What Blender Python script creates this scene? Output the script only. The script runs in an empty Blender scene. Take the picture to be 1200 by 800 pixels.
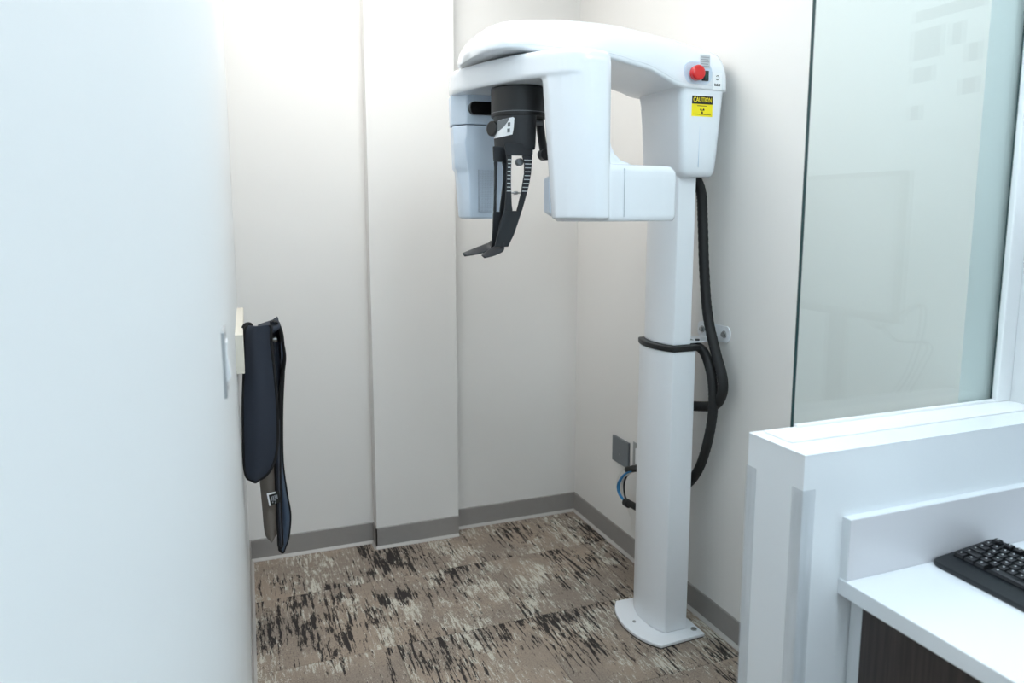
import bpy, bmesh, math, random
from mathutils import Vector, Matrix
random.seed(7)
R = math.radians
scene = bpy.context.scene
COL = scene.collection

# ------------------------------------------------------------------ camera
EYE = Vector((0.0, 0.0, 1.55))
YAW, PITCH, FPX = R(21.24), R(7.87), 872.0
cam_d = bpy.data.cameras.new('camera')
cam = bpy.data.objects.new('camera', cam_d)
COL.objects.link(cam)
cam.location = EYE
cam.rotation_euler = (R(90) - PITCH, 0, -YAW)
cam_d.sensor_fit = 'HORIZONTAL'
cam_d.sensor_width = 36.0
cam_d.lens = 36.0 * FPX / 1200.0
cam_d.shift_y = -31.0 / 1200.0
cam_d.clip_start = 0.01
cam_d.dof.use_dof = True
cam_d.dof.focus_distance = 2.45
cam_d.dof.aperture_fstop = 3.2
scene.camera = cam

# ------------------------------------------------------------------ world, exposure
w = bpy.data.worlds.new('world'); scene.world = w; w.use_nodes = True
w.node_tree.nodes['Background'].inputs[0].default_value = (0.9, 0.95, 1.0, 1)
w.node_tree.nodes['Background'].inputs[1].default_value = 0.3
vs = scene.view_settings
vs.view_transform = 'Standard'; vs.look = 'None'; vs.gamma = 1.0
vs.use_curve_mapping = False
vs.exposure = 0.46
ALCOVE_LAMP, AISLE_LAMP, REAR_LAMP = 6.5, 8.6, 8.2          # radiance of the ceiling panels
ALCOVE_COL, AISLE_COL = (1.0, 0.975, 0.94), (0.78, 0.91, 1.0)

# ------------------------------------------------------------------ pixel -> point (reference 1200x800, principal point 600,369)
_F = Vector((math.sin(YAW)*math.cos(PITCH), math.cos(YAW)*math.cos(PITCH), -math.sin(PITCH)))
_R = Vector((math.cos(YAW), -math.sin(YAW), 0)); _D = _F.cross(_R)
def ray(px, py): return _F + _R*((px-600)/FPX) + _D*((py-369)/FPX)
def on_x(px, py, X): r = ray(px, py); return EYE + r*(X/r.x)
def on_y(px, py, Y): r = ray(px, py); return EYE + r*(Y/r.y)
def on_z(px, py, Z=0): r = ray(px, py); return EYE + r*((Z-EYE.z)/r.z)

# ------------------------------------------------------------------ materials
def lin(c):
    return tuple(((v/255)/12.92 if v/255 <= .04045 else ((v/255+.055)/1.055)**2.4) for v in c) + (1.0,)
def mat(name, rgb, rough=.5, metal=0.0, bump=0.0, bscale=200.0, vary=0.0, coat=0.0, spec=.5):
    m = bpy.data.materials.new(name); m.use_nodes = True
    nt = m.node_tree; p = nt.nodes['Principled BSDF']
    p.inputs['Base Color'].default_value = lin(rgb)
    p.inputs['Roughness'].default_value = rough
    p.inputs['Metallic'].default_value = metal
    p.inputs['Coat Weight'].default_value = coat
    p.inputs['Specular IOR Level'].default_value = spec
    tc = nt.nodes.new('ShaderNodeTexCoord')
    n = nt.nodes.new('ShaderNodeTexNoise'); n.inputs['Scale'].default_value = bscale; n.inputs['Detail'].default_value = 3
    nt.links.new(tc.outputs['Object'], n.inputs['Vector'])
    if bump:
        b = nt.nodes.new('ShaderNodeBump'); b.inputs['Strength'].default_value = bump; b.inputs['Distance'].default_value = .001
        nt.links.new(n.outputs['Fac'], b.inputs['Height']); nt.links.new(b.outputs['Normal'], p.inputs['Normal'])
    if vary:
        mx = nt.nodes.new('ShaderNodeMix'); mx.data_type = 'RGBA'; mx.blend_type = 'MIX'
        c = lin(rgb)
        mx.inputs['A'].default_value = tuple(v*(1-vary) for v in c[:3]) + (1,)
        mx.inputs['B'].default_value = tuple(min(1, v*(1+vary)) for v in c[:3]) + (1,)
        nt.links.new(n.outputs['Fac'], mx.inputs['Factor']); nt.links.new(mx.outputs['Result'], p.inputs['Base Color'])
    return m

M = {}
M['wall'] = mat('wall_paint', (229, 227, 224), .62, bump=.12, bscale=350)
M['wall_cool'] = mat('wall_paint_aisle', (226, 229, 230), .5, bump=.10, bscale=350)
M['ceiling'] = mat('ceiling_tile', (238, 238, 236), .8, bump=.3, bscale=120)
M['base'] = mat('baseboard_vinyl', (150, 146, 143), .45, vary=.05, bscale=40)
M['toe'] = mat('baseboard_toe', (182, 178, 174), .45, vary=.04, bscale=60)
M['plastic'] = mat('machine_white', (229, 233, 238), .22, coat=.3, vary=.01)
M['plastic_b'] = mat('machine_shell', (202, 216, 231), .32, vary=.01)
M['column'] = mat('column_paint', (232, 235, 239), .28, vary=.01)
M['black'] = mat('black_plastic', (15, 17, 20), .42, bump=.08, bscale=600)
M['black_soft'] = mat('black_satin', (22, 25, 30), .5, bump=.1, bscale=500)
M['rubber'] = mat('black_hose', (18, 18, 19), .6, bump=.6, bscale=420)
M['dark'] = mat('dark_void', (8, 8, 9), .3)
M['grey'] = mat('grey_plastic', (112, 116, 120), .45, vary=.03)
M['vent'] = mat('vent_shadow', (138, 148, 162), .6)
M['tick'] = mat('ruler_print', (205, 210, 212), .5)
M['red'] = mat('red_button', (215, 22, 22), .28, coat=.3)
M['green'] = mat('green_rocker', (20, 58, 50), .3)
M['yellow'] = mat('caution_yellow', (246, 226, 12), .45)
M['printblack'] = mat('print_black', (20, 20, 18), .5)
M['printgrey'] = mat('print_grey', (150, 154, 158), .5)
M['labelwhite'] = mat('label_white', (236, 238, 240), .4)
M['labelgrey'] = mat('label_grey', (196, 201, 205), .5)
M['steel'] = mat('steel', (170, 172, 172), .3, metal=1.0, vary=.05, bscale=90)
M['plate_grey'] = mat('plate_grey', (112, 117, 122), .42, vary=.04, bscale=90)
M['blue'] = mat('wire_blue', (40, 130, 190), .4)
M['wirewhite'] = mat('wire_white', (225, 222, 215), .45)
M['board'] = mat('hanger_board', (226, 221, 208), .5, vary=.03, bscale=50)
M['switch'] = mat('switch_white', (240, 243, 245), .3)
M['switchplate'] = mat('switch_plate', (186, 190, 193), .3, metal=.6, vary=.04)
M['navy'] = mat('apron_navy', (40, 47, 60), .75, bump=.5, bscale=900, vary=.08)
M['navy_light'] = mat('apron_slate', (64, 80, 100), .7, bump=.4, bscale=900, vary=.05)
M['trim'] = mat('apron_binding', (14, 14, 17), .8, bump=.4, bscale=800)
M['lining'] = mat('apron_lining', (124, 116, 108), .75, bump=.5, bscale=700, vary=.06)
M['lam'] = mat('white_laminate', (230, 235, 239), .22, vary=.01)
M['lam_grey'] = mat('grey_laminate', (212, 212, 216), .2, vary=.01)
M['frame'] = mat('window_frame', (240, 242, 243), .35)
M['key'] = mat('key_plastic', (24, 25, 28), .16)
M['keyboard'] = mat('keyboard_body', (20, 25, 29), .38, bump=.1, bscale=700)
M['poster'] = mat('poster_paper', (238, 240, 240), .6)

def wood(name, a, b):
    m = bpy.data.materials.new(name); m.use_nodes = True; nt = m.node_tree; p = nt.nodes['Principled BSDF']
    tc = nt.nodes.new('ShaderNodeTexCoord'); mp = nt.nodes.new('ShaderNodeMapping'); mp.inputs['Scale'].default_value = (60, 60, 3)
    n = nt.nodes.new('ShaderNodeTexNoise'); n.inputs['Scale'].default_value = 2; n.inputs['Detail'].default_value = 5
    cr = nt.nodes.new('ShaderNodeValToRGB'); cr.color_ramp.elements[0].color = lin(a); cr.color_ramp.elements[1].color = lin(b)
    cr.color_ramp.elements[0].position = .35; cr.color_ramp.elements[1].position = .7
    nt.links.new(tc.outputs['Object'], mp.inputs['Vector']); nt.links.new(mp.outputs['Vector'], n.inputs['Vector'])
    nt.links.new(n.outputs['Fac'], cr.inputs['Fac']); nt.links.new(cr.outputs['Color'], p.inputs['Base Color'])
    p.inputs['Roughness'].default_value = .45
    return m
M['wood'] = wood('dark_wood', (46, 39, 38), (66, 57, 54))

def glass(name, tint, fmin=.0):
    m = bpy.data.materials.new(name); m.use_nodes = True; nt = m.node_tree
    nt.nodes.remove(nt.nodes['Principled BSDF']); out = nt.nodes['Material Output']
    t = nt.nodes.new('ShaderNodeBsdfTransparent'); t.inputs[0].default_value = tint
    g = nt.nodes.new('ShaderNodeBsdfGlossy'); g.inputs['Roughness'].default_value = .0
    fr = nt.nodes.new('ShaderNodeFresnel'); geo = nt.nodes.new('ShaderNodeNewGeometry')     # same index seen from either face: a plain pane
    mr = nt.nodes.new('ShaderNodeMapRange'); mr.inputs['To Min'].default_value = 1.5; mr.inputs['To Max'].default_value = 1/1.5
    nt.links.new(geo.outputs['Backfacing'], mr.inputs['Value']); nt.links.new(mr.outputs[0], fr.inputs['IOR'])
    mx = nt.nodes.new('ShaderNodeMixShader')
    nt.links.new(fr.outputs[0], mx.inputs[0]); nt.links.new(t.outputs[0], mx.inputs[1]); nt.links.new(g.outputs[0], mx.inputs[2])
    nt.links.new(mx.outputs[0], out.inputs['Surface'])
    return m
M['glass'] = glass('window_glass', (.93, .97, .967, 1))
M['glass_edge'] = mat('glass_edge_green', (38, 66, 68), .2)

def vinyl():
    m = bpy.data.materials.new('clear_vinyl'); m.use_nodes = True; nt = m.node_tree
    p = nt.nodes['Principled BSDF']; out = nt.nodes['Material Output']
    p.inputs['Base Color'].default_value = lin((205, 211, 216)); p.inputs['Roughness'].default_value = .22
    t = nt.nodes.new('ShaderNodeBsdfTransparent'); mx = nt.nodes.new('ShaderNodeMixShader')
    tc = nt.nodes.new('ShaderNodeTexCoord'); mp = nt.nodes.new('ShaderNodeMapping'); mp.inputs['Scale'].default_value = (30, 30, 4)
    n = nt.nodes.new('ShaderNodeTexNoise'); n.inputs['Scale'].default_value = 1.0; n.inputs['Detail'].default_value = 2
    mr = nt.nodes.new('ShaderNodeMapRange'); mr.inputs['To Min'].default_value = .03; mr.inputs['To Max'].default_value = .34
    nt.links.new(tc.outputs['Object'], mp.inputs['Vector']); nt.links.new(mp.outputs['Vector'], n.inputs['Vector'])
    nt.links.new(n.outputs['Fac'], mr.inputs['Value']); nt.links.new(mr.outputs[0], mx.inputs[0])
    nt.links.new(t.outputs[0], mx.inputs[1]); nt.links.new(p.outputs[0], mx.inputs[2]); nt.links.new(mx.outputs[0], out.inputs['Surface'])
    return m
M['vinyl'] = vinyl()

def lamp_mat(name, col, strength):
    m = bpy.data.materials.new(name); m.use_nodes = True; nt = m.node_tree; p = nt.nodes['Principled BSDF']
    p.inputs['Base Color'].default_value = (.9, .9, .9, 1)
    p.inputs['Emission Color'].default_value = col + (1,); p.inputs['Emission Strength'].default_value = strength
    return m

def carpet():
    m = bpy.data.materials.new('carpet_loop'); m.use_nodes = True; nt = m.node_tree; N = nt.nodes.new; L = nt.links.new
    p = nt.nodes['Principled BSDF']; p.inputs['Roughness'].default_value = .95; p.inputs['Specular IOR Level'].default_value = .1
    tc = N('ShaderNodeTexCoord'); oi = N('ShaderNodeObjectInfo')
    add = N('ShaderNodeVectorMath'); add.operation = 'MULTIPLY_ADD'
    cmb = N('ShaderNodeCombineXYZ'); L(oi.outputs['Random'], cmb.inputs[0]); L(oi.outputs['Random'], cmb.inputs[1]); L(oi.outputs['Random'], cmb.inputs[2])
    L(cmb.outputs[0], add.inputs[0]); add.inputs[1].default_value = (37.3, 71.9, 53.1); L(tc.outputs['Object'], add.inputs[2])
    V = add.outputs[0]
    def noise(scale, sc3=(1, 1, 1), detail=3, rough=.5, dist=0.0):
        mp = N('ShaderNodeMapping'); mp.inputs['Scale'].default_value = sc3; L(V, mp.inputs['Vector'])
        n = N('ShaderNodeTexNoise'); n.inputs['Scale'].default_value = scale; n.inputs['Detail'].default_value = detail
        n.inputs['Roughness'].default_value = rough; n.inputs['Distortion'].default_value = dist
        L(mp.outputs[0], n.inputs['Vector']); return n.outputs['Fac']
    def mth(op, a, b=None, c=None):
        n = N('ShaderNodeMath'); n.operation = op
        for i, v in enumerate((a, b, c)):
            if v is None: continue
            if isinstance(v, (int, float)): n.inputs[i].default_value = v
            else: L(v, n.inputs[i])
        return n.outputs[0]
    def step(v, lo, hi):
        n = N('ShaderNodeMapRange'); n.interpolation_type = 'SMOOTHSTEP'; n.inputs['From Min'].default_value = lo; n.inputs['From Max'].default_value = hi
        L(v, n.inputs['Value']); return n.outputs[0]
    fine = noise(330, (1, .7, 1), 2, .8)
    loop = noise(1, (150, 40, 1), 2, .7)              # short yarn loops
    streak = noise(1, (75, 6.5, 1), 4, .7)            # long yarn down the tile
    streak2 = noise(1, (120, 14, 1), 3, .7)
    patch = noise(2.6, (1, 1, 1), 3, .6)              # where the black yarn gathers
    cream_p = noise(4.2, (1.3, .9, 1), 8, .74, .5)
    base_p = noise(3.0, (1, 1, 1), 4, .6)
    def mix(f, a, b):
        n = N('ShaderNodeMix'); n.data_type = 'RGBA'; L(f, n.inputs['Factor'])
        for k, v in (('A', a), ('B', b)):
            if isinstance(v, tuple): n.inputs[k].default_value = v
            else: L(v, n.inputs[k])
        return n.outputs['Result']
    c = mix(step(base_p, .38, .62), lin((150, 134, 120)), lin((126, 115, 106)))
    c = mix(mth('MULTIPLY', step(fine, .3, .75), .5), c, lin((180, 166, 152)))
    c = mix(mth('MULTIPLY', step(loop, .56, .72), .5), c, lin((84, 76, 70)))
    cr = mth('ADD', mth('MULTIPLY', cream_p, .62), mth('ADD', mth('MULTIPLY', streak2, .48), mth('MULTIPLY', fine, .28)))
    c = mix(mth('MULTIPLY', step(cr, .715, .775), .85), c, lin((205, 201, 188)))
    bk = mth('ADD', mth('MULTIPLY', patch, .62), mth('ADD', mth('MULTIPLY', streak, .80), mth('MULTIPLY', loop, .22)))
    c = mix(mth('MULTIPLY', step(bk, .875, .925), .92), c, lin((38, 36, 38)))
    L(c, p.inputs['Base Color'])
    b = N('ShaderNodeBump'); b.inputs['Strength'].default_value = .6; b.inputs['Distance'].default_value = .002
    L(fine, b.inputs['Height']); L(b.outputs[0], p.inputs['Normal'])
    return m
M['carpet'] = carpet()

# ------------------------------------------------------------------ mesh helpers
def wpos(o):
    v = Vector((0, 0, 0))
    while o is not None: v += o.location; o = o.parent
    return v
def link(name, bm, m, parent=None, smooth=False, local=False, origin=None):
    """link a bmesh (world coordinates unless local) as one object"""
    if origin is None: origin = wpos(parent) if (parent and not local) else Vector((0, 0, 0))
    bmesh.ops.recalc_face_normals(bm, faces=bm.faces)
    off = Vector(origin)
    if not local: bmesh.ops.translate(bm, verts=bm.verts, vec=-off)
    me = bpy.data.meshes.new(name); bm.to_mesh(me); bm.free()
    for q in me.polygons: q.use_smooth = smooth
    o = bpy.data.objects.new(name, me); COL.objects.link(o)
    me.materials.append(M[m] if isinstance(m, str) else m)
    if parent: o.parent = parent
    if parent is None or local is False and parent is None: o.location = off
    return o
def tag(o, label=None, cat=None, group=None, kind=None):
    for k, v in (('label', label), ('category', cat), ('group', group), ('kind', kind)):
        if v: o[k] = v
    return o
def empty(name, loc, label=None, cat=None, group=None, rz=0):
    o = bpy.data.objects.new(name, None); COL.objects.link(o); o.location = loc; o.rotation_euler = (0, 0, rz); o.empty_display_size = .05
    return tag(o, label, cat, group)
def bevel_mod(o, width, seg=3, angle=30):
    b = o.modifiers.new('bevel', 'BEVEL'); b.width = width; b.segments = seg; b.limit_method = 'ANGLE'; b.angle_limit = R(angle)
    for q in o.data.polygons: q.use_smooth = True
    n = o.modifiers.new('normals', 'WEIGHTED_NORMAL'); n.keep_sharp = True
    return o
def box(x0, x1, y0, y1, z0, z1, bm=None, bev=0.0, seg=2):
    nb = bmesh.new()
    vs_ = [nb.verts.new((x, y, z)) for x in (x0, x1) for y in (y0, y1) for z in (z0, z1)]
    for f in ((0, 1, 3, 2), (4, 6, 7, 5), (0, 4, 5, 1), (2, 3, 7, 6), (0, 2, 6, 4), (1, 5, 7, 3)): nb.faces.new([vs_[i] for i in f])
    bmesh.ops.recalc_face_normals(nb, faces=nb.faces)
    if bev: bmesh.ops.bevel(nb, geom=nb.edges[:], offset=bev, segments=seg, affect='EDGES', profile=.5)
    if bm is None: return nb
    me = bpy.data.meshes.new('tmp'); nb.to_mesh(me); nb.free(); bm.from_mesh(me); bpy.data.meshes.remove(me)
    return bm
def loft(rings, bm=None, cap=True, closed=True):
    """rings: list of lists of points (equal counts)"""
    bm = bm or bmesh.new(); vr = [[bm.verts.new(p) for p in r] for r in rings]; n = len(rings[0])
    for a, b in zip(vr, vr[1:]):
        for i in range(n if closed else n-1):
            j = (i+1) % n; bm.faces.new((a[i], a[j], b[j], b[i]))
    if cap: bm.faces.new(vr[0][::-1]); bm.faces.new(vr[-1])
    return bm
def prism(poly, z0, z1, bm=None): return loft([[(x, y, z0) for x, y in poly], [(x, y, z1) for x, y in poly]], bm)
def prism_y(poly, y0, y1, bm=None): return loft([[(x, y0, z) for x, z in poly], [(x, y1, z) for x, z in poly]], bm)
def catmull(pts, n=8):
    P = [Vector(p) for p in pts]; P = [2*P[0]-P[1]] + P + [2*P[-1]-P[-2]]; out = []
    for i in range(1, len(P)-2):
        for k in range(n):
            t = k/n; a, b, c, d = P[i-1:i+3]
            out.append(.5*((2*b) + (c-a)*t + (2*a-5*b+4*c-d)*t*t + (3*b-a-3*c+d)*t**3))
    out.append(P[-2]); return out
def tube(pts, r, bm=None, seg=10, smooth_n=8, rib=0.0):
    path = catmull(pts, smooth_n) if smooth_n else [Vector(p) for p in pts]
    rings = []; up = Vector((0, 0, 1)); prev = None
    for i, p in enumerate(path):
        t = (path[min(i+1, len(path)-1)] - path[max(i-1, 0)]).normalized()
        if prev is None:
            a = t.cross(up if abs(t.z) < .9 else Vector((1, 0, 0))).normalized()
        else: a = (prev - t*prev.dot(t)).normalized()
        prev = a; b = t.cross(a)
        rr = r * (1 + (rib if i % 2 else 0))
        rings.append([p + (a*math.cos(q) + b*math.sin(q))*rr for q in [2*math.pi*k/seg for k in range(seg)]])
    return loft(rings, bm)
def cyl(c, axis, r, h, bm=None, seg=24, r2=None, bev=0.0):
    """cylinder starting at c along axis"""
    ax = Vector(axis).normalized(); c = Vector(c)
    a = ax.orthogonal().normalized(); b = ax.cross(a); r2 = r if r2 is None else r2
    def ring(rr, t): return [c + ax*t + (a*math.cos(q)+b*math.sin(q))*rr for q in [2*math.pi*k/seg for k in range(seg)]]
    rs = [ring(r, 0)] + ([ring(r2, h-bev), ring(r2-bev*.3, h-bev*.3), ring(r2-bev, h)] if bev else [ring(r2, h)])
    return loft(rs, bm)
def rrect(x0, x1, y0, y1, r, n=5):
    out = []
    for cx, cy, a0 in ((x1-r, y1-r, 0), (x0+r, y1-r, 90), (x0+r, y0+r, 180), (x1-r, y0+r, 270)):
        for k in range(n+1): a = R(a0+90*k/n); out.append((cx+r*math.cos(a), cy+r*math.sin(a)))
    return out
def text_mesh(body, size, depth=0.0004):
    cu = bpy.data.curves.new('txt', 'FONT'); cu.body = body; cu.size = size; cu.extrude = depth; cu.align_x = 'CENTER'; cu.align_y = 'CENTER'
    cu.resolution_u = 3
    o = bpy.data.objects.new('txt', cu); COL.objects.link(o)
    me = bpy.data.meshes.new_from_object(o.evaluated_get(bpy.context.evaluated_depsgraph_get()))
    bpy.data.objects.remove(o); bpy.data.curves.remove(cu)
    bm = bmesh.new(); bm.from_mesh(me); bpy.data.meshes.remove(me); return bm
def interp(tab, x):
    if x <= tab[0][0]: return tab[0][1]
    for (a, u), (b, v) in zip(tab, tab[1:]):
        if x <= b: t = (x-a)/(b-a); t = t*t*(3-2*t)*.35 + t*.65; return u+(v-u)*t
    return tab[-1][1]

def chaikin(P, n):
    for _ in range(n):
        Q = []
        for (a, b), (c, d) in zip(P, P[1:]+P[:1]): Q += [(a*.78+c*.22, b*.78+d*.22), (a*.22+c*.78, b*.22+d*.78)]
        P = Q
    return P
def shrink(P, k):
    mx = sum(p[0] for p in P)/len(P); my = sum(p[1] for p in P)/len(P); return [(mx+(x-mx)*k, my+(y-my)*k) for x, y in P]

# ------------------------------------------------------------------ the setting
XR, YB, YP, ZC = 1.657, 3.36, 3.286, 2.95
PX0, PX1 = .605, 1.0                                  # pilaster
def lw(y): return -.046 + .0285*y                     # face of the left wall
XO = 1.80                                             # wall behind the counter
YH0, YH1, ZH, XH = 1.089, 1.254, 1.084, 1.032         # half wall
YG = 1.246                                            # glass
YBK = -2.2
def struct(name, bm, m, parent=None, smooth=False):
    o = link(name, bm, m, parent, smooth); o['kind'] = 'structure'; return o

floor = struct('floor', box(-.35, 2.1, YBK-.1, YB+.1, -.12, -.007), 'grey')
# carpet tiles, half a metre square, laid from the seams seen in the photo
tile_cache = {}
def carpet_tile(x0, x1, y0, y1):
    key = (round(x1-x0, 3), round(y1-y0, 3))
    cxx, cyy = (x0+x1)/2, (y0+y1)/2
    if key not in tile_cache:
        a, b = key[0]/2-.0006, key[1]/2-.0006
        bm = box(-a, a, -b, b, -.007, 0, bev=.0012, seg=1)
        me = bpy.data.meshes.new('carpet_tile'); bm.to_mesh(me); bm.free(); me.materials.append(M['carpet']); tile_cache[key] = me
    o = bpy.data.objects.new('carpet_tile', tile_cache[key]); COL.objects.link(o); o.parent = floor; o.location = (cxx, cyy, 0)
xs = [-.12, .018, .518, 1.018, 1.518, 1.80]
for i in range(len(xs)-1):
    for j in range(-10, 3):
        y0, y1 = 2.48+.5*(j-1), 2.48+.5*j
        x0, x1 = xs[i], xs[i+1]
        y1 = min(y1, YB+.004); y0 = max(y0, YBK)
        if y1-y0 < .02: continue
        if y0 >= 1.25: x1 = min(x1, XR+.004)
        if i == 0 and lw(y1) < x0: continue
        carpet_tile(x0, x1, y0, y1)

struct('ceiling', box(-.35, 2.1, YBK-.1, YB+.1, ZC, ZC+.1), 'ceiling')
struct('wall_left', prism([(lw(YBK), YBK), (lw(YB+.1), YB+.1), (lw(YB+.1)-.2, YB+.1), (lw(YBK)-.2, YBK)], -.12, ZC), 'wall_cool')
struct('wall_back', box(-.1, 1.9, YB, YB+.12, -.12, ZC), 'wall')
struct('wall_pilaster', box(PX0, PX1, YP, YB, -.007, ZC), 'wall')
struct('wall_right', box(XR, XR+.143, YG+.01, YB+.1, -.12, ZC), 'wall')
struct('wall_half', box(XH, XO, YH0, YH1, -.007, ZH-.003), 'lam')
struct('wall_counter_side', box(XO, XO+.15, YBK-.1, YG+.01, -.12, ZC), 'wall_cool')
struct('wall_behind', box(-.3, XO+.1, YBK-.12, YBK, -.12, ZC), 'wall_cool')
tr = struct('trim_1', box(XH-.001, XO, YH0-.001, YH1, ZH-.003, ZH, bev=.001), 'lam')      # cap of the half wall

def baseboard(name, a, b, nrm, z=.1016, t=.005):
    """vinyl cove base from a to b (plan), nrm points into the room"""
    a, b, n = Vector((*a, 0)), Vector((*b, 0)), Vector((*nrm, 0))
    prof = [(0, 0), (t, 0), (t, z-.004), (t*.5, z), (0, z)]
    bm = loft([[p + n*u + Vector((0, 0, v)) for u, v in prof] for p in (a, b)])
    o = struct(name, bm, 'base')
    toe = [(t-.001, 0), (t+.010, 0), (t+.009, .003), (t+.004, .008), (t-.001, .014)]
    link('toe_strip', loft([[p + n*u + Vector((0, 0, v)) for u, v in toe] for p in (a, b)]), 'toe', o)
    return o
baseboard('baseboard_left', (lw(-2), -2), (lw(YB), YB), (1, 0))
baseboard('baseboard_back_left', (lw(YB), YB), (PX0, YB), (0, -1))
baseboard('baseboard_pilaster_side', (PX0, YB), (PX0, YP-.005), (-1, 0))
baseboard('baseboard_pilaster', (PX0-.005, YP), (PX1, YP), (0, -1))
baseboard('baseboard_back_right', (PX1, YB), (XR, YB), (0, -1))
baseboard('baseboard_right', (XR, YB), (XR, YH1), (-1, 0))

# window over the half wall: one pane with a free edge, sill bead, jamb bead
win = empty('window_1', (1.14, YG, ZH)); win['kind'] = 'structure'
GX0 = 1.14
gl = link('glass_pane', box(GX0, 1.79, YG-.004, YG+.004, ZH-.001, ZC), 'glass', win)
link('glass_edge', box(GX0-.0015, GX0-.0002, YG-.0042, YG+.0042, ZH, ZC), 'glass_edge', win)
link('glass_edge', box(1.748, 1.7495, YG-.0058, YG-.0045, ZH+.012, ZC), 'glass_edge', win)
link('sill_bead', box(1.06, 1.80, 1.158, YG-.0045, ZH, ZH+.004, bev=.0015), 'frame', win)
link('jamb_bead', box(1.752, 1.80, 1.226, YG-.0045, ZH+.004, ZC, bev=.003), 'frame', win)
link('sill_channel', box(GX0, 1.752, YG-.016, YG-.0045, ZH+.004, ZH+.010, bev=.001), 'frame', win)

# ceiling light panels (the lamps of the room, above the frame)
def troffer(cx, cy, sx, sy, col, strength, label):
    t = empty('ceiling_light', (cx, cy, ZC), label, 'ceiling light')
    fr = bmesh.new()
    for (a, b, c, d) in ((-sx-.03, sx+.03, -sy-.03, -sy), (-sx-.03, sx+.03, sy, sy+.03), (-sx-.03, -sx, -sy, sy), (sx, sx+.03, -sy, sy)):
        box(cx+a, cx+b, cy+c, cy+d, ZC-.018, ZC, fr)
    link('frame', fr, 'frame', t)
    link('diffuser', box(cx-sx, cx+sx, cy-sy, cy+sy, ZC-.012, ZC-.002), lamp_mat('diffuser_'+label[:4], col, strength), t)
troffer(.58, 2.45, .30, .60, ALCOVE_COL, ALCOVE_LAMP, 'warm long ceiling light panel above the scanner alcove')
troffer(1.0, .70, .30, .60, AISLE_COL, AISLE_LAMP, 'cool long ceiling light panel above the counter aisle')
troffer(.86, -1.25, .30, .60, AISLE_COL, REAR_LAMP, 'cool long ceiling light panel at the rear of the aisle')

# ------------------------------------------------------------------ panoramic x-ray machine
YC = 2.285
mach = empty('panoramic_xray_machine', (1.49, YC, 0), 'white panoramic dental x-ray machine on a floor column with black head support', 'x-ray machine')
def part(name, bm, m, parent=mach, smooth=False): return link(name, bm, m, parent, smooth)

# base plate: bowed front, straight back against the wall side
arc = [(1.395, 2.445), (1.365, 2.40), (1.346, 2.345), (1.337, 2.285), (1.344, 2.215), (1.362, 2.16), (1.394, 2.112)]
arc = [(p.x, p.y) for p in catmull([(x, y, 0) for x, y in arc], 5)]
plate = arc + [(1.586, 2.122), (1.586, 2.435)]
bp = part('base_plate', prism(plate, .003, .016), 'column'); bevel_mod(bp, .003, 2)
cxm = sum(p[0] for p in plate)/len(plate)
link('gasket', prism([(cxm+(x-cxm)*.985, YC+(y-YC)*.985) for x, y in plate], 0, .0035), 'black', bp)
for (x, y, r) in ((1.383, 2.283, .006), (1.563, 2.158, .011), (1.563, 2.40, .011)):
    b = link('bolt', cyl((x, y, .016), (0, 0, 1), r, .004, bev=.001), 'steel', bp)

def col_section(x0, xb, x1, y0, y1):
    """flat sides, bowed front (front is -X)"""
    pts = []
    for k in range(13):
        t = -1+2*k/12; pts.append((xb + (x0-xb)*(abs(t)**2.2), YC + t*(y1-y0)/2))
    return pts + [(x1, y1), (x1, y0)]
low = col_section(1.447, 1.418, 1.540, 2.172, 2.398)
o = part('lower_column', prism(low, .016, 1.066), 'column'); bevel_mod(o, .004, 2, 50)
ring = col_section(1.444, 1.414, 1.555, 2.166, 2.404)
o = part('column_collar', prism(ring, 1.066, 1.086), 'black'); bevel_mod(o, .004, 2, 50)
up = col_section(1.458, 1.436, 1.528, 2.186, 2.384)
o = part('upper_column', prism(up, 1.086, 1.69), 'column'); bevel_mod(o, .004, 2, 50)

# neck box joining the column to the top housing
rings = []
for z, x0, x1, h, r in ((1.668, 1.462, 1.575, .118, .022), (1.672, 1.454, 1.582, .126, .026), (1.690, 1.448, 1.588, .132, .026), (1.75, 1.444, 1.593, .134, .026), (1.86, 1.438, 1.601, .136, .026), (1.925, 1.432, 1.606, .137, .026), (1.955, 1.427, 1.608, .138, .026), (1.975, 1.38, 1.608, .140, .026), (1.99, 1.33, 1.608, .141, .026)):
    rings.append([(x, y, z) for x, y in rrect(x0, x1, YC-h, YC+h, r)])
o = part('neck_housing', loft(rings), 'plastic', smooth=True)
o.data.polygons[-1].use_smooth = o.data.polygons[-2].use_smooth = False
link('seam', box(1.5085, 1.5095, YC-.1355, YC-.132, 1.70, 1.94), 'plastic_b', o)

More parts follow.
